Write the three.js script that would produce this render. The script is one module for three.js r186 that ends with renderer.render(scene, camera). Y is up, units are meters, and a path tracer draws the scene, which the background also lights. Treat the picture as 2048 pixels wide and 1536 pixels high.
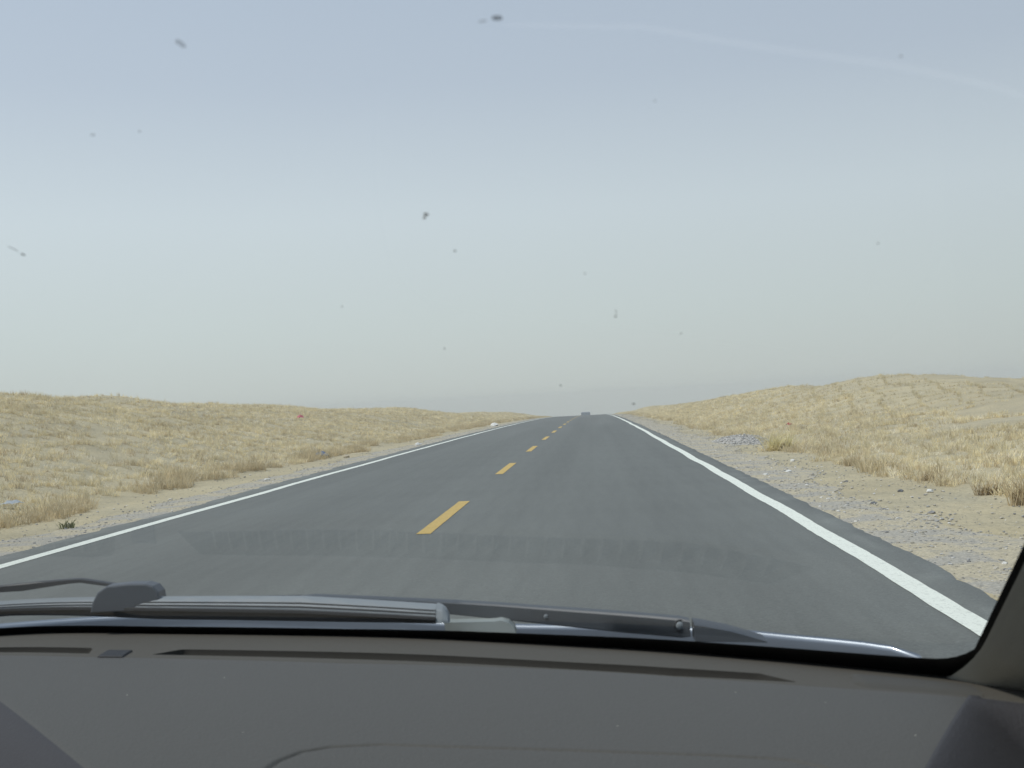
import * as THREE from 'three';
import { mergeGeometries, mergeVertices, toCreasedNormals } from 'three/addons/utils/BufferGeometryUtils.js';
import { RoundedBoxGeometry } from 'three/addons/geometries/RoundedBoxGeometry.js';

// ------------------------------------------------------------------ camera, sky, sun, exposure
const W = 1024, H = 768;
const scene = new THREE.Scene();
const camera = new THREE.PerspectiveCamera(35.44, W / H, 0.05, 4000);
{ // hand-held in the passenger seat: turned a little to the left of the road, tilted 3 degrees
  const x = new THREE.Vector3(0.9964, -0.0510, -0.0668), y = new THREE.Vector3(0.0519, 0.9986, 0.0119), z = new THREE.Vector3(0.0661, -0.0157, 0.9977);
  camera.quaternion.setFromRotationMatrix(new THREE.Matrix4().makeBasis(x, y, z));
  camera.position.set(0, 1.3, 0); camera.focus = 40; camera.userData.fStop = 25;      // small lens: the dashboard is a little out of focus
}
const SUN = new THREE.Vector3(-0.62, 1.0, 0.20).normalize();
function skyTexture() {
  const w = 512, h = 256, d = new Float32Array(w * h * 4);
  // haze colours by elevation in degrees (linear)
  const K = [[-90, .655, .70, .67], [-2, .655, .70, .67], [0, .60, .64, .615], [4, .605, .675, .68], [9, .595, .672, .725], [15, .465, .538, .635], [22, .40, .475, .585], [45, .32, .42, .56], [90, .25, .35, .50]];
  for (let j = 0; j < h; j++) {
    const el = ((j + .5) / h - .5) * 180;
    let k = 0; while (k < K.length - 2 && el > K[k + 1][0]) k++;
    let t = (el - K[k][0]) / (K[k + 1][0] - K[k][0]); t = Math.min(1, Math.max(0, t));
    for (let i = 0; i < w; i++) {
      const az = ((i + .5) / w - .5) * 2 * Math.PI, er = el * Math.PI / 180;
      const v = new THREE.Vector3(Math.cos(er) * Math.cos(az), Math.sin(er), Math.cos(er) * Math.sin(az));
      const c = Math.max(-1, v.dot(SUN));
      const glow = 1.03 + .34 * c + .5 * Math.exp((c - 1) * 9);      // hazy air brightens towards the sun
      const o = (j * w + i) * 4;
      for (let q = 0; q < 3; q++) d[o + q] = (K[k][q + 1] * (1 - t) + K[k + 1][q + 1] * t) * glow;
      d[o + 3] = 1;
    }
  }
  const tx = new THREE.DataTexture(d, w, h, THREE.RGBAFormat, THREE.FloatType);
  tx.mapping = THREE.EquirectangularReflectionMapping; tx.magFilter = tx.minFilter = THREE.LinearFilter; tx.wrapS = THREE.RepeatWrapping; tx.needsUpdate = true;
  return tx;
}
scene.background = skyTexture();
scene.environment = scene.background;
const sun = new THREE.DirectionalLight(new THREE.Color(1, .955, .88), 2.75);
sun.position.copy(SUN).multiplyScalar(120); scene.add(sun, sun.target);
sun.castShadow = true; sun.shadow.radius = 9; sun.shadow.mapSize.set(4096, 4096);
Object.assign(sun.shadow.camera, { left: -80, right: 80, top: 130, bottom: -80, near: 1, far: 400 });
scene.fog = new THREE.FogExp2(new THREE.Color(.95, .945, .90), 0.0011);
const renderer = new THREE.WebGLRenderer({ antialias: true });
renderer.setSize(W, H); renderer.toneMapping = THREE.LinearToneMapping; renderer.toneMappingExposure = 1.0;
renderer.shadowMap.enabled = true;

// ------------------------------------------------------------------ helpers
let seed = 20070919;
const rnd = () => { seed = (seed + 0x6D2B79F5) | 0; let t = Math.imul(seed ^ (seed >>> 15), 1 | seed); t = (t + Math.imul(t ^ (t >>> 7), 61 | t)) ^ t; return ((t ^ (t >>> 14)) >>> 0) / 4294967296; };
const rr = (a, b) => a + (b - a) * rnd();
const clamp = (x, a = 0, b = 1) => Math.min(b, Math.max(a, x));
const ss = (a, b, x) => { const t = clamp((x - a) / (b - a)); return t * t * (3 - 2 * t); };
const hash = (i, j, k = 0) => { let h = Math.imul(i, 374761393) + Math.imul(j, 668265263) + Math.imul(k, 1274126177); h = Math.imul(h ^ (h >>> 13), 1274126177); return ((h ^ (h >>> 16)) >>> 0) / 4294967296; };
function vn(x, y, p = 0, k = 0) { // value noise, periodic when p > 0
  const i = Math.floor(x), j = Math.floor(y), u = x - i, v = y - j, m = (a) => p ? ((a % p) + p) % p : a;
  const a = u * u * (3 - 2 * u), b = v * v * (3 - 2 * v);
  return (hash(m(i), m(j), k) * (1 - a) + hash(m(i + 1), m(j), k) * a) * (1 - b) + (hash(m(i), m(j + 1), k) * (1 - a) + hash(m(i + 1), m(j + 1), k) * a) * b;
}
const fbm = (x, y, o = 4, p = 0, k = 0) => { let s = 0, a = .5, n = 0; for (let q = 0; q < o; q++) { s += a * vn(x, y, p, k + q); n += a; a *= .5; x *= 2; y *= 2; p *= 2; } return s / n; };
const table = (T, x) => { // smooth curve through [x, y] pairs
  const n = T.length; if (x <= T[0][0]) return T[0][1]; if (x >= T[n - 1][0]) return T[n - 1][1];
  let i = 0; while (i < n - 2 && x > T[i + 1][0]) i++;
  const m = (k) => k === 0 ? (T[0].flat ? 0 : 0) : k === n - 1 ? (T[k][1] - T[k - 1][1]) / (T[k][0] - T[k - 1][0]) : (T[k + 1][1] - T[k - 1][1]) / (T[k + 1][0] - T[k - 1][0]);
  const h = T[i + 1][0] - T[i][0], t = (x - T[i][0]) / h, t2 = t * t, t3 = t2 * t;
  return (2 * t3 - 3 * t2 + 1) * T[i][1] + (t3 - 2 * t2 + t) * h * m(i) + (-2 * t3 + 3 * t2) * T[i + 1][1] + (t3 - t2) * h * m(i + 1);
};
const lin = (T, x) => { if (x <= T[0][0]) return T[0][1]; for (let i = 1; i < T.length; i++) if (x <= T[i][0]) { const t = (x - T[i - 1][0]) / (T[i][0] - T[i - 1][0]); return T[i - 1][1] * (1 - t) + T[i][1] * t; } return T[T.length - 1][1]; };
function texture(n, fn, srgb = true) {
  const d = new Uint8Array(n * n * 4);
  for (let j = 0; j < n; j++) for (let i = 0; i < n; i++) { const c = fn(i / n, j / n, i, j), o = (j * n + i) * 4; d[o] = clamp(c[0]) * 255; d[o + 1] = clamp(c[1]) * 255; d[o + 2] = clamp(c[2]) * 255; d[o + 3] = 255; }
  const t = new THREE.DataTexture(d, n, n, THREE.RGBAFormat); t.wrapS = t.wrapT = THREE.RepeatWrapping; t.magFilter = THREE.LinearFilter; t.minFilter = THREE.LinearMipmapLinearFilter; t.generateMipmaps = true;
  if (srgb) t.colorSpace = THREE.SRGBColorSpace; t.needsUpdate = true; return t;
}
const toS = (c) => c <= .0031308 ? 12.92 * c : 1.055 * Math.pow(c, 1 / 2.4) - .055;
const lc = (r, g, b) => new THREE.Color().setRGB(r, g, b);
const std = (r, g, b, rough = .9, o = {}) => new THREE.MeshStandardMaterial({ color: lc(r, g, b), roughness: rough, ...o });
const phy = (r, g, b, rough = .9, o = {}) => new THREE.MeshPhysicalMaterial({ color: lc(r, g, b), roughness: rough, ...o });
const used = {};
function numbered(n) { if (!(n in used)) { used[n] = 0; return n; } used[n]++; return n + '_' + String(used[n]).padStart(3, '0'); }
function mesh(name, geo, mat, parent = scene) { const m = new THREE.Mesh(geo, mat); m.name = parent === scene ? numbered(name) : name; m.castShadow = m.receiveShadow = true; parent.add(m); return m; }
function group(name, parent = scene) { const g = new THREE.Group(); g.name = parent === scene ? numbered(name) : name; parent.add(g); return g; }
function tag(o, label, category, grp, kind) { if (label) o.userData.label = label; if (category) o.userData.category = category; if (grp) o.userData.group = grp; if (kind) o.userData.kind = kind; return o; }
function grid(nu, nv, P, uvf, keep) { // sheet of (nu x nv) cells, P(i, j) -> [x, y, z]
  const p = [], uv = [], ix = [];
  for (let j = 0; j <= nv; j++) for (let i = 0; i <= nu; i++) { const q = P(i, j); p.push(q[0], q[1], q[2]); const t = uvf ? uvf(i, j, q) : [q[0], q[2]]; uv.push(t[0], t[1]); }
  for (let j = 0; j < nv; j++) for (let i = 0; i < nu; i++) { if (keep && !keep(i, j)) continue; const a = j * (nu + 1) + i, b = a + 1, c = a + nu + 1, d = c + 1; ix.push(a, c, b, b, c, d); }
  const g = new THREE.BufferGeometry(); g.setAttribute('position', new THREE.Float32BufferAttribute(p, 3)); g.setAttribute('uv', new THREE.Float32BufferAttribute(uv, 2)); g.setIndex(ix); g.computeVertexNormals(); return g;
}
function loft(sections, closed = true, caps = true) { // sections: arrays of [x, y, z], same length; smooth skin along them, end caps
  const n = sections[0].length, p = [], ix = [], m = sections.length;
  for (const s of sections) for (const q of s) p.push(...q);
  for (let j = 0; j < m - 1; j++) for (let i = 0; i < (closed ? n : n - 1); i++) { const i2 = (i + 1) % n, a = j * n + i, b = j * n + i2, c = a + n, d = b + n; ix.push(a, b, c, b, d, c); }
  if (caps && closed) for (const e of [0, m - 1]) { const c = p.length / 3; let s = [0, 0, 0]; for (const q of sections[e]) for (let k = 0; k < 3; k++) s[k] += q[k] / n; p.push(...s); for (let i = 0; i < n; i++) { const a = e * n + i, b = e * n + (i + 1) % n; e ? ix.push(a, b, c) : ix.push(b, a, c); } }
  const g = new THREE.BufferGeometry(); g.setAttribute('position', new THREE.Float32BufferAttribute(p, 3));
  g.setAttribute('uv', new THREE.Float32BufferAttribute(new Float32Array(p.length / 3 * 2), 2)); g.setIndex(ix);
  return toCreasedNormals(g, .7);
}
const box = (w, h, d, x, y, z) => { const g = new THREE.BoxGeometry(w, h, d); g.translate(x, y, z); return g; };

// ------------------------------------------------------------------ lie of the land
const drop = (z) => { const Z = -z; if (Z < 0) return 0; if (Z < 200) return 3.5e-5 * Z * Z; if (Z < 350) { const a = Z - 200; return 1.4 + .014 * a + 1.32e-4 * a * a; } return 1.4 + 2.1 + 2.97 + .0536 * (Z - 350); };
const AL = [[0, 1.5], [14, 1.9], [25, 2.35], [36, 2.45], [49, 2.3], [67, 2.1], [89, 1.68], [100, 1.52], [112, 1.82], [135, 1.3], [163, 1.12], [200, 1.3], [235, 1.45], [290, 2.2], [350, 3.4], [420, 4.6], [600, 6]];
const AR = [[0, .55], [22, .62], [30, .70], [37, .85], [45, 1.3], [52, 1.66], [60, 1.7], [72, 1.5], [88, 1.58], [105, 1.3], [125, 1.05], [160, .75], [190, .55], [235, 1.1], [290, 2.2], [350, 3.6], [420, 4.6], [600, 6]];
const XL = -8.1, XR = 4.25;          // where the straw begins on either side
const edgeL = (z) => XL + .7 * (vn(z * .3, 3.1) - .5) + .5 * (vn(z * 1.2, 9.1) - .5);
const edgeR = (z) => XR + .7 * (vn(z * .22, 5.1) - .5) + .55 * (vn(z * 1.0, 2.1) - .5);
function duneHeight(x, z) {
  const Z = -z; let h = 0;
  if (x < XL) { const d = XL - x, t = clamp(d / 11); const s = t < 1 ? .55 * t + .45 * (t * t * (3 - 2 * t)) : 1; h = lin(AL, Z) * s; if (d > 11) h -= .055 * (d - 11) * ss(0, 12, d - 11) * (d < 40 ? 1 : 40 / d); h += (fbm(x * .16, z * .13, 3) - .5) * .75 * ss(1, 7, d) + (fbm(x * .7 + 9, z * .7, 3) - .5) * .22 * ss(.3, 2.5, d); }
  else if (x > XR) { const d = x - XR, t = clamp(d / 9.5); const s = t < 1 ? .4 * t + .6 * (t * t * (3 - 2 * t)) : 1; h = lin(AR, Z) * s; if (d > 9.5) h -= (h * .62) * ss(0, 9, d - 9.5) * (Z < 120 ? 1 : 1 - ss(120, 220, Z)); h += (fbm(x * .16 + 40, z * .13, 3) - .5) * .5 * ss(1, 7, d) + (fbm(x * .7 + 9, z * .7, 3) - .5) * .2 * ss(.3, 2.5, d); }
  return h;
}
function landY(x, z) {
  const base = -drop(z);
  if (x > -5.75 && x < 1.95) return base - .07;
  if (x > -6.1 && x < 2.3) { const t = x > 0 ? (x - 1.95) / .35 : (-5.75 - x) / .35; return base - .07 + .055 * clamp(t); }
  const out = x > 0 ? x - 2.3 : -6.1 - x;
  return base - .015 - .012 * Math.min(out, 2) + duneHeight(x, z);
}

// ------------------------------------------------------------------ ground
const sandTex = texture(1024, (u, v) => {
  const a = fbm(u * 8, v * 8, 5, 8, 1), b = fbm(u * 96, v * 96, 3, 96, 5), c = vn(u * 512, v * 512, 512, 8), g = vn(u * 256, v * 256, 256, 12);
  let k = .80 + .26 * (a - .5) + .22 * (b - .5) + .20 * (c - .5);
  if (g > .9) k *= .86; if (g < .05) k *= 1.1;
  return [toS(.52 * k), toS(.445 * k * (1 - .04 * (a - .5))), toS(.285 * k * (1 - .12 * (a - .5)))];
});
const sandBump = texture(512, (u, v) => { const h = .5 * fbm(u * 24, v * 24, 4, 24, 3) + .35 * vn(u * 128, v * 128, 128, 4) + .15 * vn(u * 256, v * 256, 256, 6); return [h, h, h]; }, false);
for (const t of [sandTex, sandBump]) t.repeat.set(1 / 5, 1 / 5);
const sandMat = new THREE.MeshStandardMaterial({ map: sandTex, bumpMap: sandBump, bumpScale: .035, roughness: 1, vertexColors: true });
function axis(stops) { const a = [stops[0][0]]; for (let k = 0; k < stops.length - 1; k++) { const [x0, s0] = stops[k], [x1, s1] = stops[k + 1]; let x = x0; while (x < x1 - 1e-6) { const t = (x - x0) / (x1 - x0); x = Math.min(x1, x + s0 * (1 - t) + s1 * t); a.push(x); } } return a; }
{
  const xs = axis([[-500, 50], [-300, 30], [-70, 3], [-40, .6], [-20, .3], [-8.5, .2], [-5.75, .2], [-5.7, 2], [1.9, 2], [1.95, .2], [4, .2], [18, .3], [30, .7], [70, 4], [300, 30], [500, 50]]);
  const zs = axis([[-560, 20], [-480, 14], [-360, 4], [-200, 1.2], [-110, .6], [-60, .4], [-8, .35], [10, 1], [40, 4], [300, 60]]);
  const g = grid(xs.length - 1, zs.length - 1, (i, j) => [xs[i], landY(xs[i], zs[j]), zs[j]], (i, j, q) => [q[0] + .35 * Math.sin(q[2] * .3), q[2]]);
  const p = g.attributes.position, c = new Float32Array(p.count * 3);
  for (let i = 0; i < p.count; i++) { // drifts of paler and of darker, greyer sand
    const x = p.getX(i), z = p.getZ(i), a = fbm(x * .11, z * .11, 4) - .5, b = fbm(x * .5 + 7, z * .5, 3) - .5, k = 1 + .22 * a + .16 * b;
    c[i * 3] = k; c[i * 3 + 1] = k * (1 + .03 * b); c[i * 3 + 2] = k * (1 + .10 * b - .05 * a);
  }
  g.setAttribute('color', new THREE.BufferAttribute(c, 3));
  tag(mesh('sand_ground', g, sandMat), 'pale yellow sand dunes on both sides of the road', 'sand', null, 'structure');
}

// ------------------------------------------------------------------ road
const asphTex = texture(1024, (u, v) => {
  const a = fbm(u * 6, v * 6, 4, 6, 21), s = vn(u * 512, v * 512, 512, 22), s2 = vn(u * 300, v * 300, 300, 23), st = fbm(u * 40, v * 4, 3, 4, 25) ;
  let k = 1 + .07 * (a - .5) + .22 * (s - .5) + .20 * (s2 - .5) + .22 * (st - .5);
  if (s2 > .95) k *= 1.25;
  return [toS(.130 * k), toS(.136 * k), toS(.124 * k)];
});
asphTex.repeat.set(1 / 4, 1 / 4);
const asphBump = texture(512, (u, v) => { const h = .6 * vn(u * 256, v * 256, 256, 31) + .4 * vn(u * 128, v * 128, 128, 32); return [h, h, h]; }, false);
asphBump.repeat.set(1 / 2, 1 / 2);
const asphMat = new THREE.MeshStandardMaterial({ map: asphTex, bumpMap: asphBump, bumpScale: .002, roughness: .78, vertexColors: true });
const RC = -1.8;
const rEdge = (z) => 2.34 + .05 * (vn(z * .8, 1.7) - .5) + .10 * (fbm(z * .16, 4.3, 3) - .5) + .035 * (vn(z * 2.6, 6.2) - .5) + .03 * (vn(z * 7, 8.2) - .5);
const lEdge = (z) => -6.12 - .10 * (vn(z * .9, 11.7) - .5) - .14 * (fbm(z * .2, 14.3, 3) - .5) - .09 * (vn(z * 2.8, 16.2) - .5) - .05 * (vn(z * 7, 18.2) - .5);
const road = group('asphalt_road'); tag(road, 'straight two lane grey asphalt road running over a low rise', 'road', null, 'structure');
{
  const zs = axis([[-430, 6], [-200, 2], [-90, .6], [-45, .14], [6, .14], [30, 2], [120, 10]]), NX = 56;
  const f = (t, z) => { const l = lEdge(z), r = rEdge(z); return l + (r - l) * t; };
  const g = grid(NX + 2, zs.length - 1, (i, j) => { const z = zs[j]; if (i === 0) return [lEdge(z) - .02, -drop(z) - .06, z]; if (i === NX + 2) return [rEdge(z) + .02, -drop(z) - .06, z]; return [f((i - 1) / NX, z), -drop(z), z]; }, (i, j, q) => [q[0], q[2]]);
  const p = g.attributes.position, c = new Float32Array(p.count * 3);
  for (let i = 0; i < p.count; i++) { // rolled-in dust and tyre polish in long streaks
    const x = p.getX(i), z = p.getZ(i);
    let k = 1 + .40 * (fbm(x * 1.3, z * .035, 4, 0, 41) - .5) + .22 * (fbm(x * .6, z * .02, 3, 0, 44) - .5);
    const ed = Math.min(rEdge(z) - x, x - lEdge(z)); if (ed < .3) k *= 1 + .9 * Math.max(0, fbm(x * 6, z * 2.2, 3, 0, 47) - .45);   // sand trodden into the ragged edge
    c[i * 3] = k; c[i * 3 + 1] = k; c[i * 3 + 2] = k * .995;
  }
  g.setAttribute('color', new THREE.BufferAttribute(c, 3));
  mesh('pavement', g, asphMat, road);
}
const paintTex = (r, g, b, k0) => { const t = texture(512, (u, v) => { const s = vn(u * 256, v * 256, 256, k0), a = fbm(u * 10, v * 10, 4, 10, k0 + 3), e = fbm(u * 60, v * 60, 2, 60, k0 + 7); let k = 1 + .10 * (s - .5) + .16 * (a - .5); if (e > .68) k *= .8; if (s > .93 && a > .5) k *= .6; return [toS(r * k), toS(g * k), toS(b * k)]; }); return t; };
const whitePaint = new THREE.MeshStandardMaterial({ map: paintTex(.77, .785, .69, 51), roughness: .7 });
const yellowPaint = new THREE.MeshStandardMaterial({ map: paintTex(.55, .375, .105, 61), roughness: .7 });
for (const [x0, w0, sd] of [[-5.66, .16, 71], [1.985, .155, 81]]) {
  const zs = axis([[-430, 6], [-200, 2], [-90, .5], [-40, .15], [6, .15], [30, 1], [120, 8]]);
  const cx = (z) => x0 + .035 * (vn(z * .16, sd) - .5) + .03 * (vn(z * .45, sd + 2) - .5);
  const w = (z, q) => w0 / 2 + .008 * (vn(z * 5, sd + q) - .5) + .008 * (vn(z * .7, sd + q + 3) - .5);
  const g = grid(2, zs.length - 1, (i, j) => { const z = zs[j]; return [cx(z) + (i - 1) * w(z, i), -drop(z) + .004, z]; }, (i, j, q) => [q[0], q[2]]);
  mesh('edge_line', g, whitePaint, road);
}
for (let k = -2; k < 26; k++) { // yellow dashes, four metres long, six metres apart
  const z0 = -12.3 - 10 * k, o = .02 * (hash(k + 9, 3) - .5);
  const g = grid(2, 16, (i, j) => { const z = z0 - 4.0 * j / 16 + (j === 0 || j === 16 ? .02 * (hash(i + 5, k + 40) - .5) : 0); return [RC + o + (i - 1) * (.075 + .005 * (vn(z * 6, 7 + i) - .5)), -drop(z) + .004, z]; }, (i, j, q) => [q[0] + k * .37, q[2]]);
  mesh('centre_line_dash', g, yellowPaint, road);
}
// gravel shoulders: sheets of grey chippings with ragged borders, loose stones over them
const gravTex = texture(1024, (u, v) => {
  const a = fbm(u * 10, v * 10, 4, 10, 91), s = vn(u * 200, v * 200, 200, 92), s2 = vn(u * 420, v * 420, 420, 93);
  const m = ss(.42, .62, a + .25 * (s - .5)); let k = 1 + .42 * (s - .5) + .34 * (s2 - .5);
  return [toS((.365 + .075 * m) * k), toS((.338 + .045 * m) * k), toS((.283 - .015 * m) * k)];
});
gravTex.repeat.set(1 / 3, 1 / 3);
const gravMat = new THREE.MeshStandardMaterial({ map: gravTex, bumpMap: sandBump, bumpScale: .03, roughness: 1 });
const gOutR = (z) => 3.35 + .7 * (fbm(z * .13, 33, 3) - .5) + .45 * (vn(z * .9, 35) - .5) + .3 * (vn(z * 1.5, 36) - .5);
const gOutL = (z) => -7.0 - .5 * (fbm(z * .15, 43, 3) - .5) - .3 * (vn(z * .9, 45) - .5) - .15 * (vn(z * 3.3, 46) - .5);
for (const side of [1, -1]) {
  const zs = axis([[-330, 4], [-120, .8], [-50, .14], [4, .14], [40, 2]]);
  const g = grid(6, zs.length - 1, (i, j) => { const z = zs[j], a = side > 0 ? rEdge(z) - .12 : lEdge(z) + .12, b = side > 0 ? gOutR(z) : gOutL(z), x = a + (b - a) * i / 6; return [x, landY(x, z) + .006, z]; });
  if (side < 0) { const ix = g.index.array; for (let k = 0; k < ix.length; k += 3) { const t = ix[k]; ix[k] = ix[k + 1]; ix[k + 1] = t; } g.computeVertexNormals(); }
  tag(mesh('gravel_shoulder', g, gravMat), side > 0 ? 'wide grey gravel shoulder strewn with stones beside the near lane' : 'narrow grey gravel shoulder beside the far lane', 'shoulder', null, 'structure');
}

// ------------------------------------------------------------------ stones
function stoneGeo(k) {
  const g = mergeVertices(new THREE.IcosahedronGeometry(1, 1).deleteAttribute('uv').deleteAttribute('normal')), p = g.attributes.position;
  for (let i = 0; i < p.count; i++) { const s = .7 + .55 * hash(i, k, 3); p.setXYZ(i, p.getX(i) * s * (1 + .25 * hash(k, 1)), p.getY(i) * s * .62, p.getZ(i) * s); }
  g.computeVertexNormals(); return toCreasedNormals(g, .5);
}
const M4 = new THREE.Matrix4(), Q = new THREE.Quaternion(), EU = new THREE.Euler(), V = new THREE.Vector3(), SC = new THREE.Vector3();
const put = (inst, i, x, y, z, ry, s, sy = s, tx = 0, tz = 0) => { Q.setFromEuler(EU.set(tx, ry, tz)); inst.setMatrixAt(i, M4.compose(V.set(x, y, z), Q, SC.set(s, sy, s))); };
{
  const list = [];
  for (let k = 0; k < 22000; k++) {
    const right = rnd() < .68, z = -3 - Math.pow(rnd(), 1.6) * 150;
    const e = right ? rEdge(z) : lEdge(z), o = right ? gOutR(z) : gOutL(z), g = right ? edgeR(z) : edgeL(z);
    let t = rnd(), x;
    if (rnd() < .75) x = e + (o - e) * (t * 1.15); else x = o + (g - o) * t;
    if (Math.abs(x - e) < .03) continue;
    const s = .005 + .012 * Math.pow(rnd(), 3) + (rnd() < .02 ? .016 * rnd() : 0);
    list.push([x, z, s]);
  }
  const inst = new THREE.InstancedMesh(stoneGeo(1), std(1, 1, 1, .95), list.length); inst.name = 'gravel_stones'; inst.castShadow = inst.receiveShadow = true;
  list.forEach(([x, z, s], i) => {
    put(inst, i, x, landY(x, z) + .006 + s * .25, z, rnd() * 6.3, s, s * rr(.7, 1.1));
    const q = rnd(); const k = rr(.75, 1.2);
    inst.setColorAt(i, q < .10 ? lc(.62 * k, .60 * k, .56 * k) : q < .2 ? lc(.21 * k, .21 * k, .215 * k) : q < .5 ? lc(.33 * k, .325 * k, .31 * k) : lc(.42 * k, .385 * k, .315 * k));
  });
  scene.add(inst); tag(inst, 'loose grey and white gravel scattered over both shoulders', 'gravel', null, 'stuff');
}
const stoneMats = { white: std(.66, .65, .61, .9), dark: std(.14, .145, .155, .9), grey: std(.27, .26, .25, .95), tan: std(.42, .36, .26, .95) };
for (const [x, z, s, m, k, label] of [
  [4.02, -14.9, .045, 'white', 1, 'white stone on bare sand at the edge of the straw beside a dark stone'],
  [3.72, -15.1, .036, 'dark', 2, 'dark slate stone on bare sand next to the white stone'],
  [3.05, -13.6, .034, 'dark', 3, 'dark stone on the gravel shoulder nearer the asphalt than the white stone'],
  [2.62, -18.9, .045, 'white', 4, 'small pale stone lying close to the asphalt edge of the near lane'],
  [3.05, -19.4, .05, 'white', 5, 'flat white stone in the middle of the wide gravel shoulder'],
  [3.45, -17.0, .032, 'grey', 6, 'grey stone where the wide gravel shoulder meets the sand'],
  [3.62, -22.5, .05, 'white', 7, 'white stone at the foot of the sand just before the yellow grass clump'],
  [3.35, -12.4, .036, 'grey', 8, 'rough grey stone on the wide gravel shoulder next to the car'],
  [-6.43, -43.5, .13, 'white', 9, 'white lump of rubble on the narrow shoulder beside the far edge line'],
  [-6.85, -83, .24, 'white', 10, 'pale boulder beside the far lane near the crest of the road'],
  [-6.75, -24.3, .06, 'white', 11, 'small white stone on the narrow shoulder below the straw'],
  [-7.35, -35.2, .09, 'tan', 12, 'tan stone on the sand strip below the blue bag'],
]) {
  const o = mesh('stone', stoneGeo(k + 20), stoneMats[m]); const far = k === 10; o.scale.set(s, s * (far ? 1 : .9), s * (far ? 1.3 : 1)); o.rotation.y = k * 1.3; o.position.set(x, landY(x, z) + s * .3, z);
  tag(o, label, 'stone', 'larger stones along the shoulders');
}
{ // low heap of grey chippings dumped at the edge of the straw
  const n = 24, g = grid(n, n, (i, j) => { const u = i / n * 2 - 1, v = j / n * 2 - 1, r = Math.hypot(u, v), x = 4.0 + u * .75, z = -33 + v * 2.4; return [x, landY(x, z) - .02 + .17 * Math.max(0, 1 - r * r) * (.75 + .5 * vn(x * 7, z * 5)), z]; });
  const heap = group('gravel_heap'); tag(heap, 'low heap of blue grey chippings at the edge of the straw', 'gravel heap');
  mesh('mound', g, std(.40, .375, .335, 1), heap);
  const inst = new THREE.InstancedMesh(stoneGeo(3), std(1, 1, 1, .95), 900); inst.name = 'chippings'; inst.castShadow = inst.receiveShadow = true;
  for (let i = 0; i < 900; i++) { const a = rnd() * 6.283, r = Math.sqrt(rnd()) * 1.05, u = Math.cos(a) * r, v = Math.sin(a) * r, x = 4 + u * .75, z = -33 + v * 2.4, s = rr(.012, .028); put(inst, i, x, landY(x, z) + .17 * Math.max(0, 1 - r * r) * (.75 + .5 * vn(x * 7, z * 5)), z, rnd() * 6, s); const k = rr(.7, 1.4); inst.setColorAt(i, lc(.42 * k, .405 * k, .38 * k)); }
  heap.add(inst); inst.userData.kind = 'stuff';
}

// ------------------------------------------------------------------ straw
function tuft(n, spread, hgt, w, lean, k) { // n bent blades
  const p = [], ix = [], uv = [];
  for (let b = 0; b < n; b++) {
    const r = (q) => hash(b, k, q), a = r(1) * 6.283, l = lean * (.25 + r(2)), h = hgt * (.5 + .6 * r(3)), x = (r(4) - .5) * spread * 2, z = (r(5) - .5) * spread * .8, ww = w * (.7 + .6 * r(6));
    const dx = Math.cos(a) * l * h, dz = Math.sin(a) * l * h, f = r(7) * 3.14, wx = Math.cos(f) * ww / 2, wz = Math.sin(f) * ww / 2, o = p.length / 3;
    const bend = r(8) < .25 ? .55 : 1;
    p.push(x - wx, -.02, z - wz, x + wx, -.02, z + wz, x + dx * .4 - wx * .9, h * .55, z + dz * .4 - wz * .9, x + dx * .4 + wx * .9, h * .55, z + dz * .4 + wz * .9, x + dx * (bend < 1 ? 2 : 1), h * bend, z + dz * (bend < 1 ? 2 : 1));
    for (let q = 0; q < 5; q++) uv.push(q & 1, q / 4);
    ix.push(o, o + 1, o + 2, o + 1, o + 3, o + 2, o + 2, o + 3, o + 4);
  }
  const g = new THREE.BufferGeometry(); g.setAttribute('position', new THREE.Float32BufferAttribute(p, 3)); g.setAttribute('uv', new THREE.Float32BufferAttribute(uv, 2)); g.setIndex(ix); g.computeVertexNormals(); return g;
}
const strawMat = phy(1, 1, 1, 1, { side: THREE.DoubleSide, transmission: .35, thickness: 0, ior: 1.3 });
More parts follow.
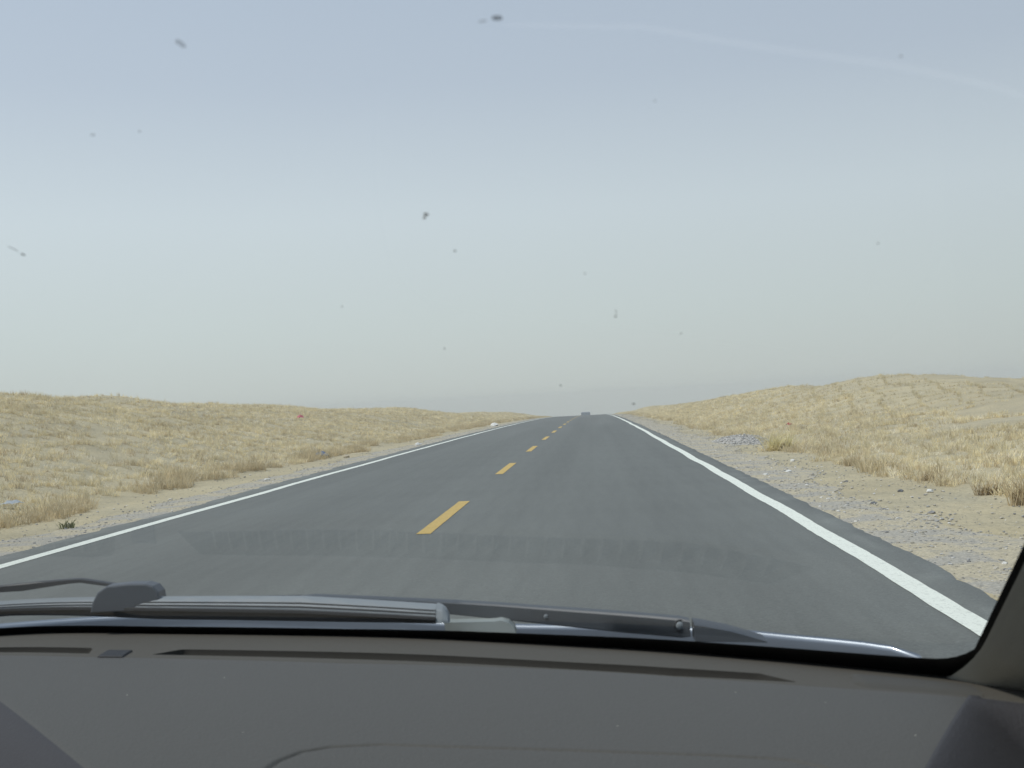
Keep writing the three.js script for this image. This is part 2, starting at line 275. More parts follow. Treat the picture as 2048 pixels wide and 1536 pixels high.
{
  const lists = [[], [], [], []];      // three near kinds, one far kind
  const cs = Math.cos(.16), sn = Math.sin(.16);
  const bare = (x, z) => { // where blown sand has buried the straw
    const e = (cx, cz, rx, rz) => Math.hypot((x - cx) / rx, (z - cz) / rz);
    let b = Math.min(e(15.2, -47, 2.2, 5), e(9.8, -29, 2.2, 2.0), e(13, -34, 3, 2.2));
    if (b < 1) return 1;
    const n = fbm(x * .22 + 3, z * .22 + 8, 3); return n > .70 ? .7 : n > .64 ? .25 : 0;
  };
  const add = (x, z, line) => {
    const Z = -z, L = x < 0 ? edgeL(z) : edgeR(z); const d = x < 0 ? L - x : x - L; if (d < 0) return;
    if (rnd() < bare(x, z)) return;
    const crest = x > 8.5 && Z > 36 && Z < 78 ? ss(8.5, 11.5, x) : 0;    // thin, half-buried grid on the flank of the dune
    if (crest && (!line || rnd() < .08) && rnd() < crest) return;
    let s = rr(.55, 1.2) * (.65 + .6 * vn(x * 1.3, z * 1.3, 0, 7)) * (1 - .3 * crest) * (Z > 160 ? 1.5 : Z > 90 ? 1.2 : 1), dry = fbm(x * .5, z * .5, 3) - .5;
    const k = rr(.78, 1.18) * (1 + .35 * dry) * (1 - .12 * crest); const pale = rnd();  // shadow along the flank's straw rows is put into their colour
    const col = pale < .72 ? [.81, .71, .465] : pale < .88 ? [.60, .49, .31] : [.88, .81, .64];
    lists[Z > 85 ? 3 : Math.floor(rnd() * 3)].push([x, z, s, s * rr(.7, 1.15), col[0] * k, col[1] * k, col[2] * k]);
  };
  for (const side of [-1, 1]) {
    const zones = [[5, 45, .066, 10], [45, 90, .085, 7], [90, 160, .13, 3.5], [160, 380, .3, .8]];
    for (const [z0, z1, step, fill] of zones) {
      const far = side < 0 ? Math.max(-42, -8 - z1 * .62) : Math.min(34, 4 + z1 * .48);
      const xa = Math.min(side < 0 ? far : XR - .5, side < 0 ? XL + .5 : far), xb = Math.max(side < 0 ? far : XR - .5, side < 0 ? XL + .5 : far);
      const inside = (x, z) => x > xa && x < xb && -z >= z0 && -z < z1 && (side < 0 ? x > -8 + z * .62 : x < 6 - z * .48);
      // straw pushed into the sand in squares of about a metre
      for (const dir of [0, 1]) for (let a = -420; a < 80; a++) for (let b = -420; b < 80; b += step) {
        const x0 = (dir ? b : a * 1.02) * cs - (dir ? a * 1.02 : b) * sn, zz = (dir ? b : a * 1.02) * sn + (dir ? a * 1.02 : b) * cs;
        if (x0 < xa - 1 || x0 > xb + 1 || zz > -z0 + 1 || zz < -z1 - 1) continue;
        const jit = .05 * Math.sin(b * 1.7 + a) + .34 * (vn(a * 3.3, b * .6) - .5) + .5 * (vn(a * .21 + 5, b * .11) - .5);
        const u = dir ? b : a * 1.02 + jit + rr(-.05, .05), v = dir ? a * 1.02 + jit + rr(-.05, .05) : b;
        const x = u * cs - v * sn, z = u * sn + v * cs;
        if (!inside(x, z) || rnd() < .12) continue;
        add(x, z, true);
      }
      const area = (xb - xa) * (z1 - z0);
      for (let q = 0; q < area * fill; q++) { const x = rr(xa, xb), z = -rr(z0, z1); if (inside(x, z)) add(x, z, false); }
      // thicker stand along the edge of the planting
      for (let z = -z0; z > -z1; z -= step * (side < 0 ? .55 : .9)) {
        const t = Math.abs(rr(-1, 1)) * rr(0, 1), x = side < 0 ? edgeL(z) - t * .9 : edgeR(z) + t * .9, k = rr(.75, 1.1), gap = vn(z * .7, side * 3 + 20);
        if (gap < (side < 0 ? .22 : .4)) continue;
        if (rnd() < (side < 0 ? .1 : .35)) continue;
        const s = rr(.5, 1.35) * (.45 + .9 * gap) * (side < 0 ? 1.35 : 1.1);
        lists[-z > 85 ? 3 : Math.floor(rnd() * 3)].push([x, z, s, s, .67 * k, .56 * k, .35 * k]);
      }
    }
  }
  const geos = [tuft(16, .07, .165, .007, .6, 1), tuft(13, .10, .19, .0075, .9, 2), tuft(20, .06, .115, .007, 1.3, 3), tuft(12, .13, .16, .014, .7, 4)];
  lists.forEach((L, q) => {
    const inst = new THREE.InstancedMesh(geos[q], strawMat, L.length); inst.name = 'dry_straw' + (q ? '_00' + q : ''); inst.castShadow = inst.receiveShadow = true;
    L.forEach(([x, z, s, sy, r, g, b], i) => { put(inst, i, x, landY(x, z), z, rnd() * 6.3, s, sy, rr(-.15, .15), rr(-.15, .15)); inst.setColorAt(i, lc(r, g, b)); });
    scene.add(inst); tag(inst, ['upright pale straw planted in squares over the dunes', 'leaning pale straw planted in squares over the dunes', 'short bent straw planted in squares over the dunes', 'straw on the far stretches of the dunes towards the horizon'][q], 'straw', null, 'stuff');
  });
  console.log('straw', lists.map((l) => l.length));
}
function clump(name, label, cat, x, z, parts, grp) {
  const g = group(name); g.position.set(x, landY(x, z), z); tag(g, label, cat, grp);
  for (const [pn, geo, mat] of parts) mesh(pn, geo, mat, g); return g;
}
const leafMat = (r, g, b) => phy(r, g, b, 1, { side: THREE.DoubleSide, transmission: .3, thickness: 0, ior: 1.3 });
clump('grass_clump', 'large yellow green grass clump with long arching blades beside the gravel heap', 'grass clump', 4.1, -26.9, [['blades', tuft(120, .30, .46, .017, 1.1, 55), leafMat(.76, .68, .38)], ['dead_blades', tuft(90, .55, .20, .014, 2.6, 56), leafMat(.66, .54, .30)], ['core', tuft(60, .2, .3, .015, .5, 57), leafMat(.30, .25, .13)]]);
clump('weed', 'small olive green weed growing alone on the narrow gravel shoulder', 'weed', -6.85, -15.1, [['leaves', tuft(46, .10, .13, .014, 1.1, 58), leafMat(.15, .16, .06)]]);
[[4.55, -12.9, 1.3, 'big brown straw tussock standing out onto the wide gravel shoulder'], [4.5, -14.2, .8, 'brown straw tussock between the big tussock and the white stone'], [4.55, -16.6, .75, 'small brown straw tussock behind the white stone'], [4.3, -20.6, .7, 'low sprawling straw tussock on the sand past the white stone']].forEach(([x, z, s, label], i) => {
  const c = clump('straw_tussock', label, 'tussock', x, z, [['stems', tuft(120, .20, .30, .009, .6, 80 + i), leafMat(.56, .45, .27)], ['dark_stems', tuft(70, .16, .16, .010, .7, 90 + i), leafMat(.29, .22, .12)]], 'tussocks at the edge of the wide shoulder');
  c.scale.setScalar(s);
});
// scraps of litter
function scrap(label, x, z, w, h, mat, k, lift = .04) {
  const n = 8, g = grid(n, n, (i, j) => { const u = i / n - .5, v = j / n - .5; return [u * w * (1 + .3 * hash(i, j, k)), lift + h * (vn(i * .8 + k, j * .8, 0, k) * (1 - 2 * u * u - 2 * v * v)), v * w * .8 * (1 + .3 * hash(j, i, k))]; });
  const o = mesh('plastic_bag', g, mat); o.position.set(x, landY(x, z), z); o.rotation.y = k; tag(o, label, 'litter', 'scraps of litter in the straw'); o.material.side = THREE.DoubleSide; return o;
}
scrap('crumpled blue plastic bag caught at the foot of the straw', -8.2, -35.6, .36, .2, std(.09, .15, .26, .5), 3);
scrap('crumpled red plastic scrap lying in the straw on the dune', -13.3, -54.0, .3, .2, std(.42, .10, .12, .6), 5, .08);
scrap('small red plastic scrap in the straw behind the gravel heap', 6.1, -38.2, .16, .12, std(.40, .08, .07, .6), 7, .12);
scrap('pale grey plastic sheet snagged in the straw below the dune', -9.0, -18.0, .26, .08, std(.33, .36, .38, .6), 9, .08);

// ------------------------------------------------------------------ truck over the rise
{
  const t = group('cargo_truck'), z = -334, y = -drop(z); t.position.set(-2.1, y, z);
  tag(t, 'blue grey cargo truck half hidden behind the crest of the road', 'truck');
  const m = { tarp: std(.20, .235, .27, .8), steel: std(.06, .065, .07, .6), cab: std(.16, .20, .26, .4), rubber: std(.02, .02, .02, .9), red: std(.35, .03, .03, .4), glass: std(.03, .035, .04, .1) };
  const b = new RoundedBoxGeometry(2.5, 2.15, 7.0, 3, .12); b.translate(0, 2.18, -3.4); mesh('cargo_cover', b, m.tarp, t);
  mesh('chassis', box(1.0, .28, 9.6, 0, .92, -4.9), m.steel, t);
  const c = new RoundedBoxGeometry(2.3, 1.9, 2.0, 4, .2); c.translate(0, 1.75, -8.2); mesh('cab', c, m.cab, t);
  mesh('windscreen', box(2.0, .7, .05, 0, 2.1, -9.21), m.glass, t);
  for (const sx of [-1, 1]) { for (const wz of [-1.3, -2.6, -8.0]) { const w = new THREE.TorusGeometry(.36, .15, 10, 24); w.rotateY(Math.PI / 2); w.translate(sx * 1.02, .51, wz); const ty = mesh('wheel', w, m.rubber, t); const hub = new THREE.CylinderGeometry(.26, .26, .16, 18); hub.rotateZ(Math.PI / 2); hub.translate(sx * 1.02, .51, wz); mesh('rim', hub, m.steel, ty); } mesh('tail_lamp', box(.22, .12, .05, sx * .95, .98, -.06), m.red, t); mesh('mudflap', box(.5, .45, .02, sx * 1.0, .55, -.55), m.rubber, t); }
  mesh('bumper', box(2.3, .12, .1, 0, .72, -.1), m.steel, t);
}

// ------------------------------------------------------------------ the car round the camera
const car = group('car'); tag(car, 'grey minivan seen from its passenger seat with dashboard and wipers', 'car');
const XC = -0.6, YB = 1.08, RAKE = 24 * Math.PI / 180, SR = Math.sin(RAKE), CR = Math.cos(RAKE);
const BASE = [[0, -1.262], [.155, -1.231], [.35, -1.180], [.45, -1.147], [.57, -1.096], [.64, -1.064], [.72, -1.0185], [.79, -.974], [.84, -.941], [.92, -.885]];
const zb = (x) => table(BASE, Math.abs(x - XC));          // lower edge of the windshield in plan
const gp = new THREE.Vector3();
function glassAt(x, v, off = 0) { // point on the glass: v metres up the slope, off metres out of it
  const e = 1e-3, t = new THREE.Vector3(2 * e, 0, zb(x + e) - zb(x - e)), r = new THREE.Vector3(0, SR, CR), n = r.cross(t).normalize(); if (n.y < 0) n.negate();
  return [x + n.x * off, YB + v * SR + n.y * off, zb(x) + v * CR + n.z * off];
}
const M = {
  pad: phy(.080, .077, .070, .62, { specularIntensity: .42 }), strip: phy(.083, .077, .066, .85, { specularIntensity: .35 }), vent: std(.040, .037, .031, .9), black: std(.006, .006, .006, .75), sensor: std(.012, .012, .014, .7),
  rubber: std(.014, .014, .015, .75), block: phy(.085, .096, .112, .55), arm: phy(.055, .063, .073, .5), blade: phy(.21, .235, .25, .6), armDark: std(.03, .032, .036, .55),
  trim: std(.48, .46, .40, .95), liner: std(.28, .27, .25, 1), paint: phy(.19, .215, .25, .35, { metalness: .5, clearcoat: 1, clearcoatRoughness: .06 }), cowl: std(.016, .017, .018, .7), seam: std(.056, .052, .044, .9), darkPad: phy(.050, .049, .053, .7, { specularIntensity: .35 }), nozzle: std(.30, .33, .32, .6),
  glass: phy(.97, .985, .975, .0, { specularIntensity: .75, transmission: 1, thickness: 0, ior: 1.5 }), sideGlass: phy(.55, .58, .56, .0, { transmission: 1, thickness: 0, ior: 1.5, side: THREE.DoubleSide }), cloth: std(.10, .10, .10, 1),
};
const grain = texture(512, (u, v) => { const h = .55 * vn(u * 128, v * 128, 128, 101) + .3 * vn(u * 64, v * 64, 64, 102) + .15 * vn(u * 256, v * 256, 256, 103); return [h, h, h]; }, false); grain.repeat.set(8, 8);
for (const k of ['pad', 'strip', 'trim', 'darkPad']) { M[k].bumpMap = grain; M[k].bumpScale = .0004; }
const sideIn = (v) => .253 - .127 * (v - .093);            // visible right edge of the glass at height v
// windshield
const VT = .97;
{
  const g = grid(60, 24, (i, j) => { const v = -.015 + (VT + .015) * j / 24, half = sideIn(v) + .03 - XC, x = XC + half * (i / 30 - 1); return glassAt(x, v); });
  const ws = mesh('windshield', g, M.glass, car);
  // black ceramic border on the inside of the glass
  const FT = [[-.6, .033], [-.245, .0314], [-.026, .0405], [.116, .0453], [.2, .049], [.2326, .0515], [.2445, .0575], [.2515, .070], [.253, .093]];
  const inner = [];
  for (let i = 0; i < 60; i++) { const x = -.6 + (.235 + .6) * i / 59; inner.push([x, lin(FT, x)]); }
  inner.push([.2395, .0542], [.2445, .0585], [.2485, .066], [.2515, .078], [.253, .093]);
  for (let i = 1; i <= 30; i++) { const v = .093 + (VT - .06 - .093) * i / 30; inner.push([sideIn(v), v]); }
  const outer = inner.map(([x, v], i) => i < 60 ? [x, -.012] : i < 65 ? [.25 + (i - 59) * .007, -.012] : [sideIn(v) + .028, v]);
  const P = [], ix = [];
  for (const s of [1, -1]) { const o = P.length / 3; for (let i = 0; i < inner.length; i++) for (const q of [inner[i], outer[i]]) P.push(...glassAt(s > 0 ? q[0] : 2 * XC - q[0], q[1], -.003)); for (let i = 0; i < inner.length - 1; i++) { const a = o + i * 2; ix.push(a, a + 2, a + 1, a + 1, a + 2, a + 3); } }
  const fg = new THREE.BufferGeometry(); fg.setAttribute('position', new THREE.Float32BufferAttribute(P, 3)); fg.setAttribute('uv', new THREE.Float32BufferAttribute(new Float32Array(P.length / 3 * 2), 2)); fg.setIndex(ix); fg.computeVertexNormals();
  mesh('black_border', fg, new THREE.MeshStandardMaterial({ color: lc(.004, .004, .004), roughness: .8, side: THREE.DoubleSide }), ws);
  // dead insects on the outside of the glass: [x, v, length, width, turn, darkness]
  const bug = (c, a) => new THREE.MeshStandardMaterial({ color: c, roughness: .9, transparent: true, opacity: a });
  const bm = [bug(lc(.12, .11, .09), .42), bug(lc(.34, .33, .31), .2), bug(lc(.2, .14, .06), .6)];
  for (const [x, v, l, w, a, m] of [[-.0221, .8153, .0034, .0018, .1, 0], [-.0265, .8153, .003, .0008, 0, 1], [-.1255, .8346, .0042, .0019, 1.1, 1], [-.1773, .7991, .0016, .0013, 0, 1], [-.0595, .719, .0022, .0015, .9, 2], [-.0605, .7168, .0012, .001, 0, 2], [-.0516, .6905, .0011, .001, 0, 0], [-.2478, .7274, .0024, .0012, 1.0, 0], [-.2500, .7325, .0065, .0006, 1.1, 1], [.0114, .6234, .0012, .0009, 0, 0], [.0116, .6275, .005, .0005, 1.5, 1], [-.068, .6057, .0014, .0009, 1.2, 1], [-.0151, .5568, .0022, .0013, 1.2, 1], [.0198, .5303, .0016, .0013, 0, 0], [.0388, .6027, .0012, .0009, 0, 1], [.0903, .7625, .0012, .0008, 0, 1], [.0240, .7640, .0008, .0008, 0, 1], [-.110, .655, .0011, .0007, .4, 1], [-.0005, .662, .0009, .0009, 0, 1], [.102, .66, .0011, .0009, 0, 1], [-.158, .7965, .001, .001, 0, 1]]) {
    const s = new THREE.SphereGeometry(1, 10, 8), p = s.attributes.position; for (let i = 0; i < p.count; i++) { const k = .75 + .5 * hash(i % 9, Math.round(x * 1e4), 2); p.setXYZ(i, p.getX(i) * l * k * .5, p.getY(i) * .0004, p.getZ(i) * w * k * .55); }
    s.rotateY(a); s.rotateX(-RAKE); s.translate(...glassAt(x, v, .0007)); s.computeVertexNormals(); mesh('insect_splat', s, bm[m], ws);
  }
  // dried wash-water line left by the wiper, an arc on the outside of the glass
  const arc = [[-.02, .812], [.02, .799], [.05, .7815], [.09, .759], [.117, .7405], [.15, .712], [.19, .67]];
  mesh('wiper_smear', grid(60, 2, (i, j) => { const x = -.02 + .2 * i / 60; return glassAt(x, lin(arc, x) + (j - 1) * (.0016 * (.35 + .65 * Math.sin(Math.PI * i / 60))), .0004); }), phy(.97, .97, .97, 1, { transmission: .9, thickness: 0, transparent: true, opacity: .07, side: THREE.DoubleSide }), ws);
}
// dashboard
const dash = group('dashboard', car);
const DC = [[-.6, .186], [-.37, .187], [-.21, .1887], [-.1, .171], [-.0245, .160], [.05, .158], [.136, .1445], [.21, .124], [.33, .10]], dc = (x) => lin(DC, x < XC ? 2 * XC - x : x);
const DF = [[-.6, .131], [-.4, .131], [-.22, .126], [-.025, .120], [.05, .115], [.121, .103], [.2, .093], [.33, .07]], DR = [[-.6, .166], [-.385, .1656], [-.215, .1647], [-.0245, .1558], [.05, .1540], [.135, .1301], [.2, .115], [.33, .095]];
const seamLine = [[-.215, -.56], [-.2095, -.65], [-.2045, -.683], [-.198, -.709], [-.188, -.7245], [-.172, -.7325], [-.141, -.7345], [-.021, -.712], [.051, -.695], [.085, -.6866], [.1, -.681], [.1136, -.669], [.1256, -.649], [.132, -.56]];
function segDist(x, z) { let m = 9; for (let i = 0; i < seamLine.length - 1; i++) { const [ax, az] = seamLine[i], [bx, bz] = seamLine[i + 1], dx = bx - ax, dz = bz - az, t = clamp(((x - ax) * dx + (z - az) * dz) / (dx * dx + dz * dz)); m = Math.min(m, Math.hypot(x - ax - dx * t, z - az - dz * t)); } return m; }
const stripY = (x, d) => YB - .006 * (1 - ss(0, .02, d)) + .0667 * d;
function padY(x, e) {
  const z = zb(x) + dc(x) + e; let y = stripY(x, dc(x)) + .05 * e - .17 * e * e;
  const a = (x + .46) * -.77 + (z + .89) * .64, b = (x - .22) * .91 + (z + .78) * .41;
  const f = (s, k, m) => { if (s <= 0) return 0; const q = k * s * s / (s + .05); return m * (1 - Math.exp(-q / m)); };
  y -= f(a, 1.5, .2) * ss(0, .05, e) + f(b, 1.7, .22) * ss(0, .04, e);
  const sd = segDist(x, z); if (sd < .009) y -= .003 * Math.exp(-((sd / .0013) ** 2));
  if (e > .36) y -= 1.6 * (e - .36) ** 2 * 6;
  return y;
}
{
  // the strip under the glass, with the openings of the defroster left free
  const xs = []; for (let x = -1.5; x < .331; x += .005) xs.push(+x.toFixed(4));
  const S0 = -.405, S1 = .137, L1 = -.470, L0 = -1.34;
  const inSlot = (x) => (x > S0 && x < S1) || (x > L0 && x < L1);
  const width = (x) => { const f = (a, b, ta, tb) => Math.min(clamp((x - a) / ta), clamp((b - x) / tb)); return x > -.44 ? f(S0, S1, .016, .022) : f(L0, L1, .03, .012); };
  const dF = (x) => { const a = lin(DF, x < XC ? 2 * XC - x : x), b = lin(DR, x < XC ? 2 * XC - x : x), w = inSlot(x) ? width(x) : 0; return b + (a - b) * (inSlot(x) ? w : 0) - (inSlot(x) ? 0 : .0); }, dR = (x) => lin(DR, x < XC ? 2 * XC - x : x);
  const rows = [0, .15, .4, .7, 1];
  const D = (i, j) => { const x = xs[i]; if (j <= 4) return rows[j] * dF(x) - (j === 0 ? .006 : 0); return j === 5 ? dR(x) + .0004 : dc(x); };
  const g = grid(xs.length - 1, 6, (i, j) => { const d = D(i, j); return [xs[i], stripY(xs[i], d), zb(xs[i]) + d]; }, null, (i, j) => !(j === 4 && inSlot(xs[i] + .0025)));
  mesh('upper_strip', g, M.strip, dash);
  // defroster slots: sunk channels with fins
  for (const [a, b] of [[S0, S1], [L0, L1]]) {
    const cx = xs.filter((x) => x >= a - .001 && x <= b + .001), n = cx.length - 1;
    const gg = grid(n, 3, (i, j) => { const x = cx[i], d = j < 2 ? dF(x) : dR(x) + .0004; return [x, stripY(x, d) - (j === 0 || j === 3 ? 0 : .022), zb(x) + d]; });
    mesh('defroster_slot', gg, M.vent, dash);
    const fins = []; for (let x = a + .03; x < b - .025; x += .0155) { const d0 = dF(x), d1 = dR(x); fins.push(box(.0022, .012, d1 - d0, x, stripY(x, d0) - .012, zb(x) + (d0 + d1) / 2)); }
    mesh('vent_fins', mergeGeometries(fins), M.strip, dash).userData.kind = 'stuff';
  }
  // main pad with the airbag seam pressed into it
  const px = []; for (let x = -1.5; x < .336;) { px.push(x); x += x < -.6 ? .012 : .0018; }
  const NE = 320, g2 = grid(px.length - 1, NE, (i, j) => { const x = px[i], e = .47 * j / NE; return [x, padY(x, e), zb(x) + dc(x) + e]; }, (i, j, q) => [q[0], q[2]]);
  mesh('padded_top', g2, M.pad, dash);
  const g3 = grid(px.length - 1, 2, (i, j) => { const x = px[i], e = .47; return [x, padY(x, e) - j * .25, zb(x) + dc(x) + e + .004 + j * .02]; }); mesh('dashboard_face', g3, M.pad, dash);
  // darker grained sheets laid over the left and right rear corners of the pad
  for (const [name, ax, az, bx, bz, nx, nz, w, t0, t1] of [['left_dark_sheet', -.46, -.89, -.295, -.69, -.77, .64, .95, -1.6, 1.9], ['right_dark_sheet', .235, -.815, .16, -.646, .91, .41, .17, -.12, 2.0]]) {
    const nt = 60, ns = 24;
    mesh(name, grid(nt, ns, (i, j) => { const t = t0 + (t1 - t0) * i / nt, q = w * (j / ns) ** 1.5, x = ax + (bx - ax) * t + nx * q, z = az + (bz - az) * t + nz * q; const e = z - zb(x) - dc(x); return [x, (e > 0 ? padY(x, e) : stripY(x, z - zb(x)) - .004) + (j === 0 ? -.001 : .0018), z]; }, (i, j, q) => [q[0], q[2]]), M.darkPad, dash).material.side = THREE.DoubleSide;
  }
  // light sensor beside the slot
  const q4 = [[-.457, -1.083], [-.432, -1.0785], [-.4256, -1.039], [-.450, -1.0435]], sec = (dy, k) => q4.map(([x, z]) => { const cx = -.441, cz = -1.061; const X = cx + (x - cx) * k, Z = cz + (z - cz) * k; return [X, stripY(X, Z - zb(X)) + dy, Z]; });
  mesh('light_sensor', loft([sec(-.003, 1), sec(.0008, 1), sec(.0016, .95)]), M.sensor, dash);
  // a few crumbs of grit lying on the pad
  const grit = []; for (let k = 0; k < 9; k++) { const x = rr(-.5, .2), e = rr(.02, .27), g0 = new THREE.IcosahedronGeometry(rr(.0002, .0004), 0); g0.translate(x, padY(x, e) + .0002, zb(x) + dc(x) + e); grit.push(g0); }
  mesh('grit', mergeGeometries(grit), std(.6, .57, .5, 1), dash).userData.kind = 'stuff';
  // removable cap at the end of the strip
  const pn = 14, pan = grid(pn, 6, (i, j) => { const u = i / pn, v = j / 6, r = Math.min(1, Math.sqrt(Math.max(0, 1 - (1 - clamp(u / .12)) ** 2))); const x = .172 + .078 * u + .004 * (1 - v), d = lin([[0, .062], [1, dc(x) - .004]], v * r + (1 - r) * .55), edge = i === 0 || j === 0 || j === 6 ? -.002 : .0022; return [x, stripY(x, d) + edge, zb(x) + d]; });
  mesh('end_cap', pan, M.seam, dash);
}
// pillar trims
for (const s of [1, -1]) {
  const prof = [[0, 0], [.003, .006], [.012, .018], [.03, .034], [.055, .046], [.085, .052], [.12, .05]];
  const n = 40, g = grid(n, prof.length - 1, (i, j) => { const v = -.11 + (VT + .11) * i / n, flare = .06 * Math.pow(1 - clamp((v + .11) / .24), 2), E = glassAt(sideIn(Math.max(v, .03)) + .003, v, -.006), x = E[0] + prof[j][0] - flare * (1 - j / 8), z = E[2] + prof[j][1] + flare * .9 * Math.min(1, j / 2); return [s > 0 ? x : 2 * XC - x, E[1], z]; }, (i, j) => [i * .03, j * .02]);
  const p = mesh('windshield_pillar', g, M.trim, car); p.material.side = THREE.DoubleSide;
  const g2 = grid(n, 1, (i, j) => { const v = -.05 + (VT + .05) * i / n, E = glassAt(sideIn(v) + .02 + j * .13, v, .012); return [s > 0 ? E[0] : 2 * XC - E[0], E[1] - j * .02, E[2] + j * .05]; }); const o = mesh('pillar_outer_skin', g2, M.paint, car);
}
// wipers, each a group of its own pieces; [x, y] outlines stand k metres behind the base of the glass
function bar(top, bot, k, t, prof, n = 40) { // solid between two outlines; prof: [height 0..1, depth -0.5..0.5] round the section
  const x0 = Math.max(top[0][0], bot[0][0]), x1 = Math.min(top[top.length - 1][0], bot[bot.length - 1][0]), S = [];
  for (let i = 0; i <= n; i++) { const x = x0 + (x1 - x0) * i / n, a = lin(bot, x), b = lin(top, x); S.push(prof.map(([h, d]) => [x, a + (b - a) * h, zb(x) + k + d * t])); }
  return loft(S);
}
const SQ = [[0, -.5], [0, .5], [.82, .5], [1, .35], [1, -.35], [.82, -.5]], SPOIL = [[0, -.5], [0, .5], [.1, .495], [.22, .47], [.36, .41], [.5, .32], [.63, .2], [.75, .06], [.85, -.1], [.93, -.25], [.98, -.38], [1, -.46], [.95, -.5]];
{
  const w = group('wiper', car); tag(w, 'wiper lying on the glass with its connector block in view');
  const top = [[-1.2, 1.105], [-.9, 1.113], [-.633, 1.1175], [-.445, 1.1194], [-.2955, 1.1201], [-.167, 1.1144], [-.1565, 1.1142]], mid = [[-1.2, 1.099], [-.633, 1.1105], [-.445, 1.1092], [-.296, 1.1078], [-.1565, 1.1035]], low = [[-1.2, 1.092], [-.633, 1.1035], [-.445, 1.0980], [-.244, 1.0972], [-.155, 1.0977]];
  mesh('blade', bar(top, mid, .026, .014, SPOIL, 60), M.blade, w);
  mesh('rubber_edge', bar(mid.map(([x, y]) => [x, y - .0004]), low, .029, .008, SQ, 60), M.rubber, w);
  mesh('blade_rib', bar(mid.map(([x, y]) => [x, y + .0008]), mid.map(([x, y]) => [x, y - .0022]), .031, .010, SQ, 60), M.armDark, w);
  const across = (f) => top.map(([x, y]) => [x, lin(mid, x) + (y - lin(mid, x)) * f]);
  for (const [f, d] of [[.30, .0062], [.56, .0040]]) mesh('blade_groove', bar(across(f + .05), across(f - .05), .026 + d, .0016, SQ, 60), M.armDark, w);
  const cap = []; for (let i = 0; i <= 8; i++) { const a = i / 8 * Math.PI / 2, x = -.1563 + .0125 * Math.sin(a), k = Math.cos(a) * .75 + .25, y0 = 1.0985, y1 = y0 + (1.1150 - y0) * k; cap.push(SPOIL.map(([h, d]) => [x, y0 + (y1 - y0) * h, zb(x) + .0265 + d * .0155 * (.5 + .5 * k)])); }
  mesh('blade_end_cap', loft(cap), M.blade, w);
  const sh = new THREE.Shape([[-.5245, 1.1085], [-.522, 1.117], [-.5165, 1.1265], [-.5075, 1.1322], [-.4845, 1.1336], [-.4680, 1.1330], [-.4600, 1.1306], [-.4555, 1.125], [-.4540, 1.116], [-.4535, 1.1085]].map(([x, y]) => new THREE.Vector2(x, y)));
  const cg = new THREE.ExtrudeGeometry(sh, { depth: .018, bevelEnabled: true, bevelSize: .0018, bevelThickness: .002, bevelSegments: 2, steps: 1 }); cg.translate(0, -.001, zb(-.49) + .016); mesh('connector_block', cg, M.block, w);
  mesh('arm_hook', bar([[-.9, 1.122], [-.637, 1.1335], [-.5514, 1.1377], [-.51, 1.1320]], [[-.9, 1.110], [-.637, 1.1267], [-.6166, 1.1262], [-.5516, 1.1337], [-.51, 1.1285]], .014, .010, SQ, 30), M.armDark, w);
  mesh('arm', bar([[-1.36, 1.10], [-.9, 1.122]], [[-1.36, 1.078], [-.9, 1.110]], .012, .014, SQ, 12), M.arm, w);
}
{
  const w = group('wiper', car); tag(w, 'wiper pivoting below the passenger side of the glass with its arm in view');
  const top = [[-.3091, 1.1129], [-.2924, 1.1145], [-.2007, 1.1117], [-.0981, 1.1092], [-.053, 1.1075], [.0192, 1.1052], [.0668, 1.1035], [.0745, 1.1022]], bot = [[-.3091, 1.1110], [-.2543, 1.1075], [-.1492, 1.0985], [-.0851, 1.0945], [.0183, 1.088], [.0668, 1.0868], [.0745, 1.0885]];
  mesh('arm', bar(top, bot, -.02, .016, [[0, -.5], [0, .44], [.06, .5], [.9, .5], [1, .4], [1, -.5]], 50), M.arm, w);
  for (const [x, y, r] of [[-.0534, 1.1, .0022], [.0660, 1.0976, .0036]]) { const s = new THREE.SphereGeometry(r, 14, 10); s.scale(1, 1, .5); s.translate(x, y, zb(x) - .0115); mesh('rivet', s, M.blade, w); if (r > .003) { const ring = new THREE.TorusGeometry(r * 1.35, .0007, 8, 24); ring.translate(x, y, zb(x) - .0118); mesh('rivet_ring', ring, M.armDark, w); } }
  mesh('pivot_cover', bar([[.0775, 1.1012], [.0833, 1.1008], [.1075, 1.0974], [.1346, 1.0906]], [[.0775, 1.0855], [.1346, 1.0895]], -.02, .03, [[0, -.5], [0, .45], [.05, .5], [.92, .5], [1, .4], [1, -.5]], 20), M.arm, w);
  mesh('blade', bar([[-.9, 1.098], [-.5, 1.109], [-.3, 1.1125]], [[-.9, 1.088], [-.5, 1.099], [-.3, 1.104]], -.028, .012, SPOIL, 30), M.armDark, w);
}
mesh('washer_nozzle', loft([0, 1].map((e) => [[-.1523, 1.0939], [-.1029, 1.0966], [-.096, 1.0980], [-.0885, 1.0962], [-.0835, 1.092], [-.0819, 1.0861], [-.1511, 1.0862]].map(([x, y]) => [x, y, zb(x) - .012 + e * .018])).reverse()), M.nozzle, car);
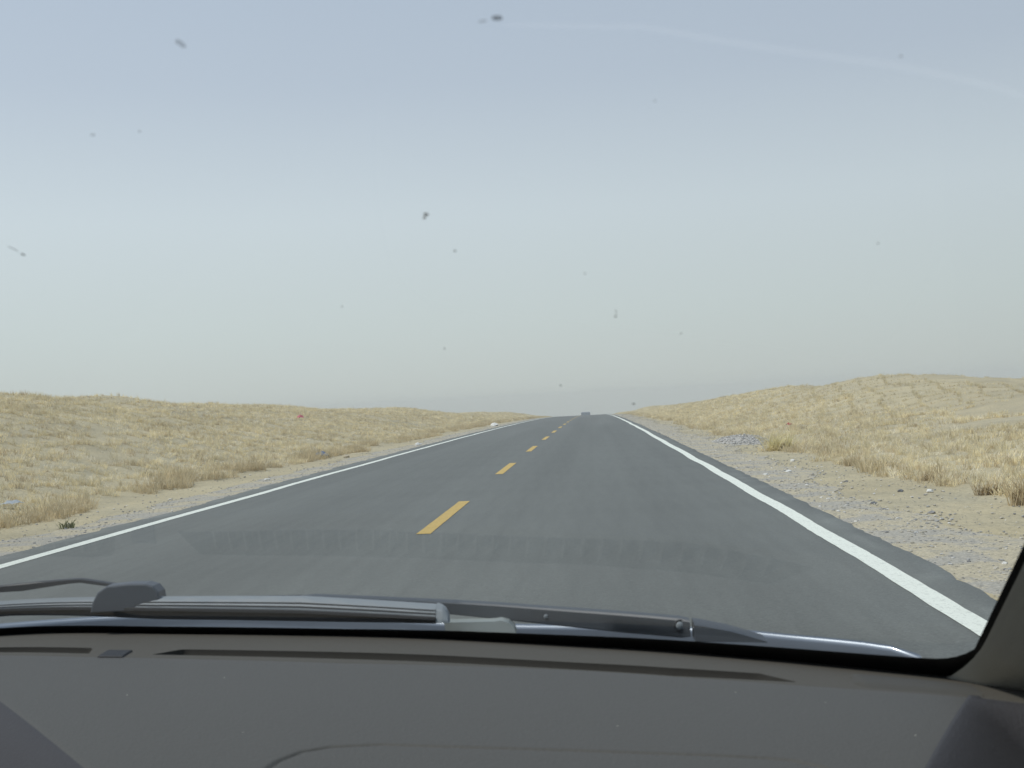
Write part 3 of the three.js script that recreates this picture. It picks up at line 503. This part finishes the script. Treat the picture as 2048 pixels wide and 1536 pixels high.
// cowl and bonnet
const HE = [[0, -1.545], [.22, -1.51], [.42, -1.43], [.6, -1.382], [.73, -1.335], [.8, -1.285], [.87, -1.233], [.93, -1.18]], he = (x) => table(HE, Math.abs(x - XC)), hy = (x) => 1.04 + .007 * (1 - clamp(Math.abs(x - XC) / .5) ** 2);
{
  mesh('cowl_panel', grid(60, 4, (i, j) => { const x = XC + .93 * (i / 30 - 1), t = j / 4, z0 = zb(x) + .012, z1 = he(x) + .03; return [x, [1.068, 1.05, 1.02, 1.0, .99][j], z0 + (z1 - z0) * t]; }), M.cowl, car);
  const prof = [[.012, -.045], [.004, -.024], [.0005, -.012], [0, -.006], [-.0022, -.0015], [-.006, 0], [-.02, -.002], [-.06, -.010], [-.15, -.034], [-.3, -.085], [-.5, -.17], [-.7, -.28], [-.85, -.42], [-.92, -.60]];
  mesh('bonnet', grid(80, prof.length - 1, (i, j) => { const x = XC + .93 * (i / 40 - 1), a = Math.abs(x - XC) / .93; return [x, hy(x) + prof[j][1] - .035 * a ** 64 - (j > 5 ? .12 * a ** 6 : 0), he(x) + prof[j][0] * (1 - (j > 8 ? .25 * a ** 4 : 0))]; }), M.paint, car);
}
// body shell out of view: roof, doors, rear, floor, seats
{
  const topZ = (x) => glassAt(x, VT)[2], half = .80;
  mesh('roof', grid(24, 10, (i, j) => { const x = XC + half * (i / 12 - 1), z0 = topZ(x) - .02, z = z0 + (2.6 - z0) * j / 10, a = (x - XC) / half; return [x, 1.515 + .06 * Math.sin(Math.PI * Math.min(.5, j / 12)) - .05 * a * a, z]; }), M.paint, car);
  mesh('headliner', grid(24, 10, (i, j) => { const x = XC + half * (i / 12 - 1), z0 = topZ(x) - .01, z = z0 + (2.58 - z0) * j / 10, a = (x - XC) / half; return [x, 1.475 + .06 * Math.sin(Math.PI * Math.min(.5, j / 12)) - .05 * a * a, z]; }), M.liner, car);
  for (const s of [-1, 1]) {
    const X = (d) => XC + s * d;
    const door = mesh('door', box(.07, .75, 3.6, X(.90), .62, .85), M.paint, car); mesh('door_trim', box(.02, .62, 3.5, X(.85), .66, .9), M.strip, door);
    const wn = mesh('side_window', grid(1, 1, (i, j) => [X(.88 - .07 * j), 1.0 + .44 * j, -.35 + .28 * j + (1.35 - .28 * j) * i]), M.sideGlass, car);
    mesh('door_pillar', box(.05, .5, .12, X(.84), 1.23, 1.06), M.trim, car);
    mesh('rear_window', grid(1, 1, (i, j) => [X(.88 - .07 * j), 1.0 + .44 * j, 1.14 + 1.2 * i]), M.sideGlass, car);
    mesh('roof_rail', box(.06, .06, 2.75, X(.80), 1.465, 1.2), M.liner, car);
    mesh('fender', box(.06, .30, .9, X(.91), .55, -1.5), M.paint, car);
    const seat = new RoundedBoxGeometry(.5, .62, .16, 4, .06); seat.rotateX(-.2); seat.translate(X(.42), .92, .55); const sb = mesh('seat', seat, M.cloth, car); const cu = new RoundedBoxGeometry(.5, .14, .5, 4, .05); cu.translate(X(.42), .58, .22); mesh('seat_cushion', cu, M.cloth, sb);
  }
  mesh('floor', box(1.7, .05, 3.9, XC, .30, .8), M.cowl, car);
  mesh('bulkhead', box(1.7, .72, .05, XC, .66, -1.12), M.cowl, car);
  mesh('tailgate', box(1.7, .75, .06, XC, .65, 2.63), M.paint, car);
  const st = new THREE.TorusGeometry(.185, .016, 12, 48); st.rotateX(-.42); st.translate(XC - .37, .93, -.52); const sw = mesh('steering_wheel', st, M.rubber, car);
  const hub = new RoundedBoxGeometry(.3, .09, .05, 3, .02); hub.rotateX(-.42); hub.translate(XC - .37, .93, -.53); mesh('hub', hub, M.rubber, sw);
}
renderer.render(scene, camera);
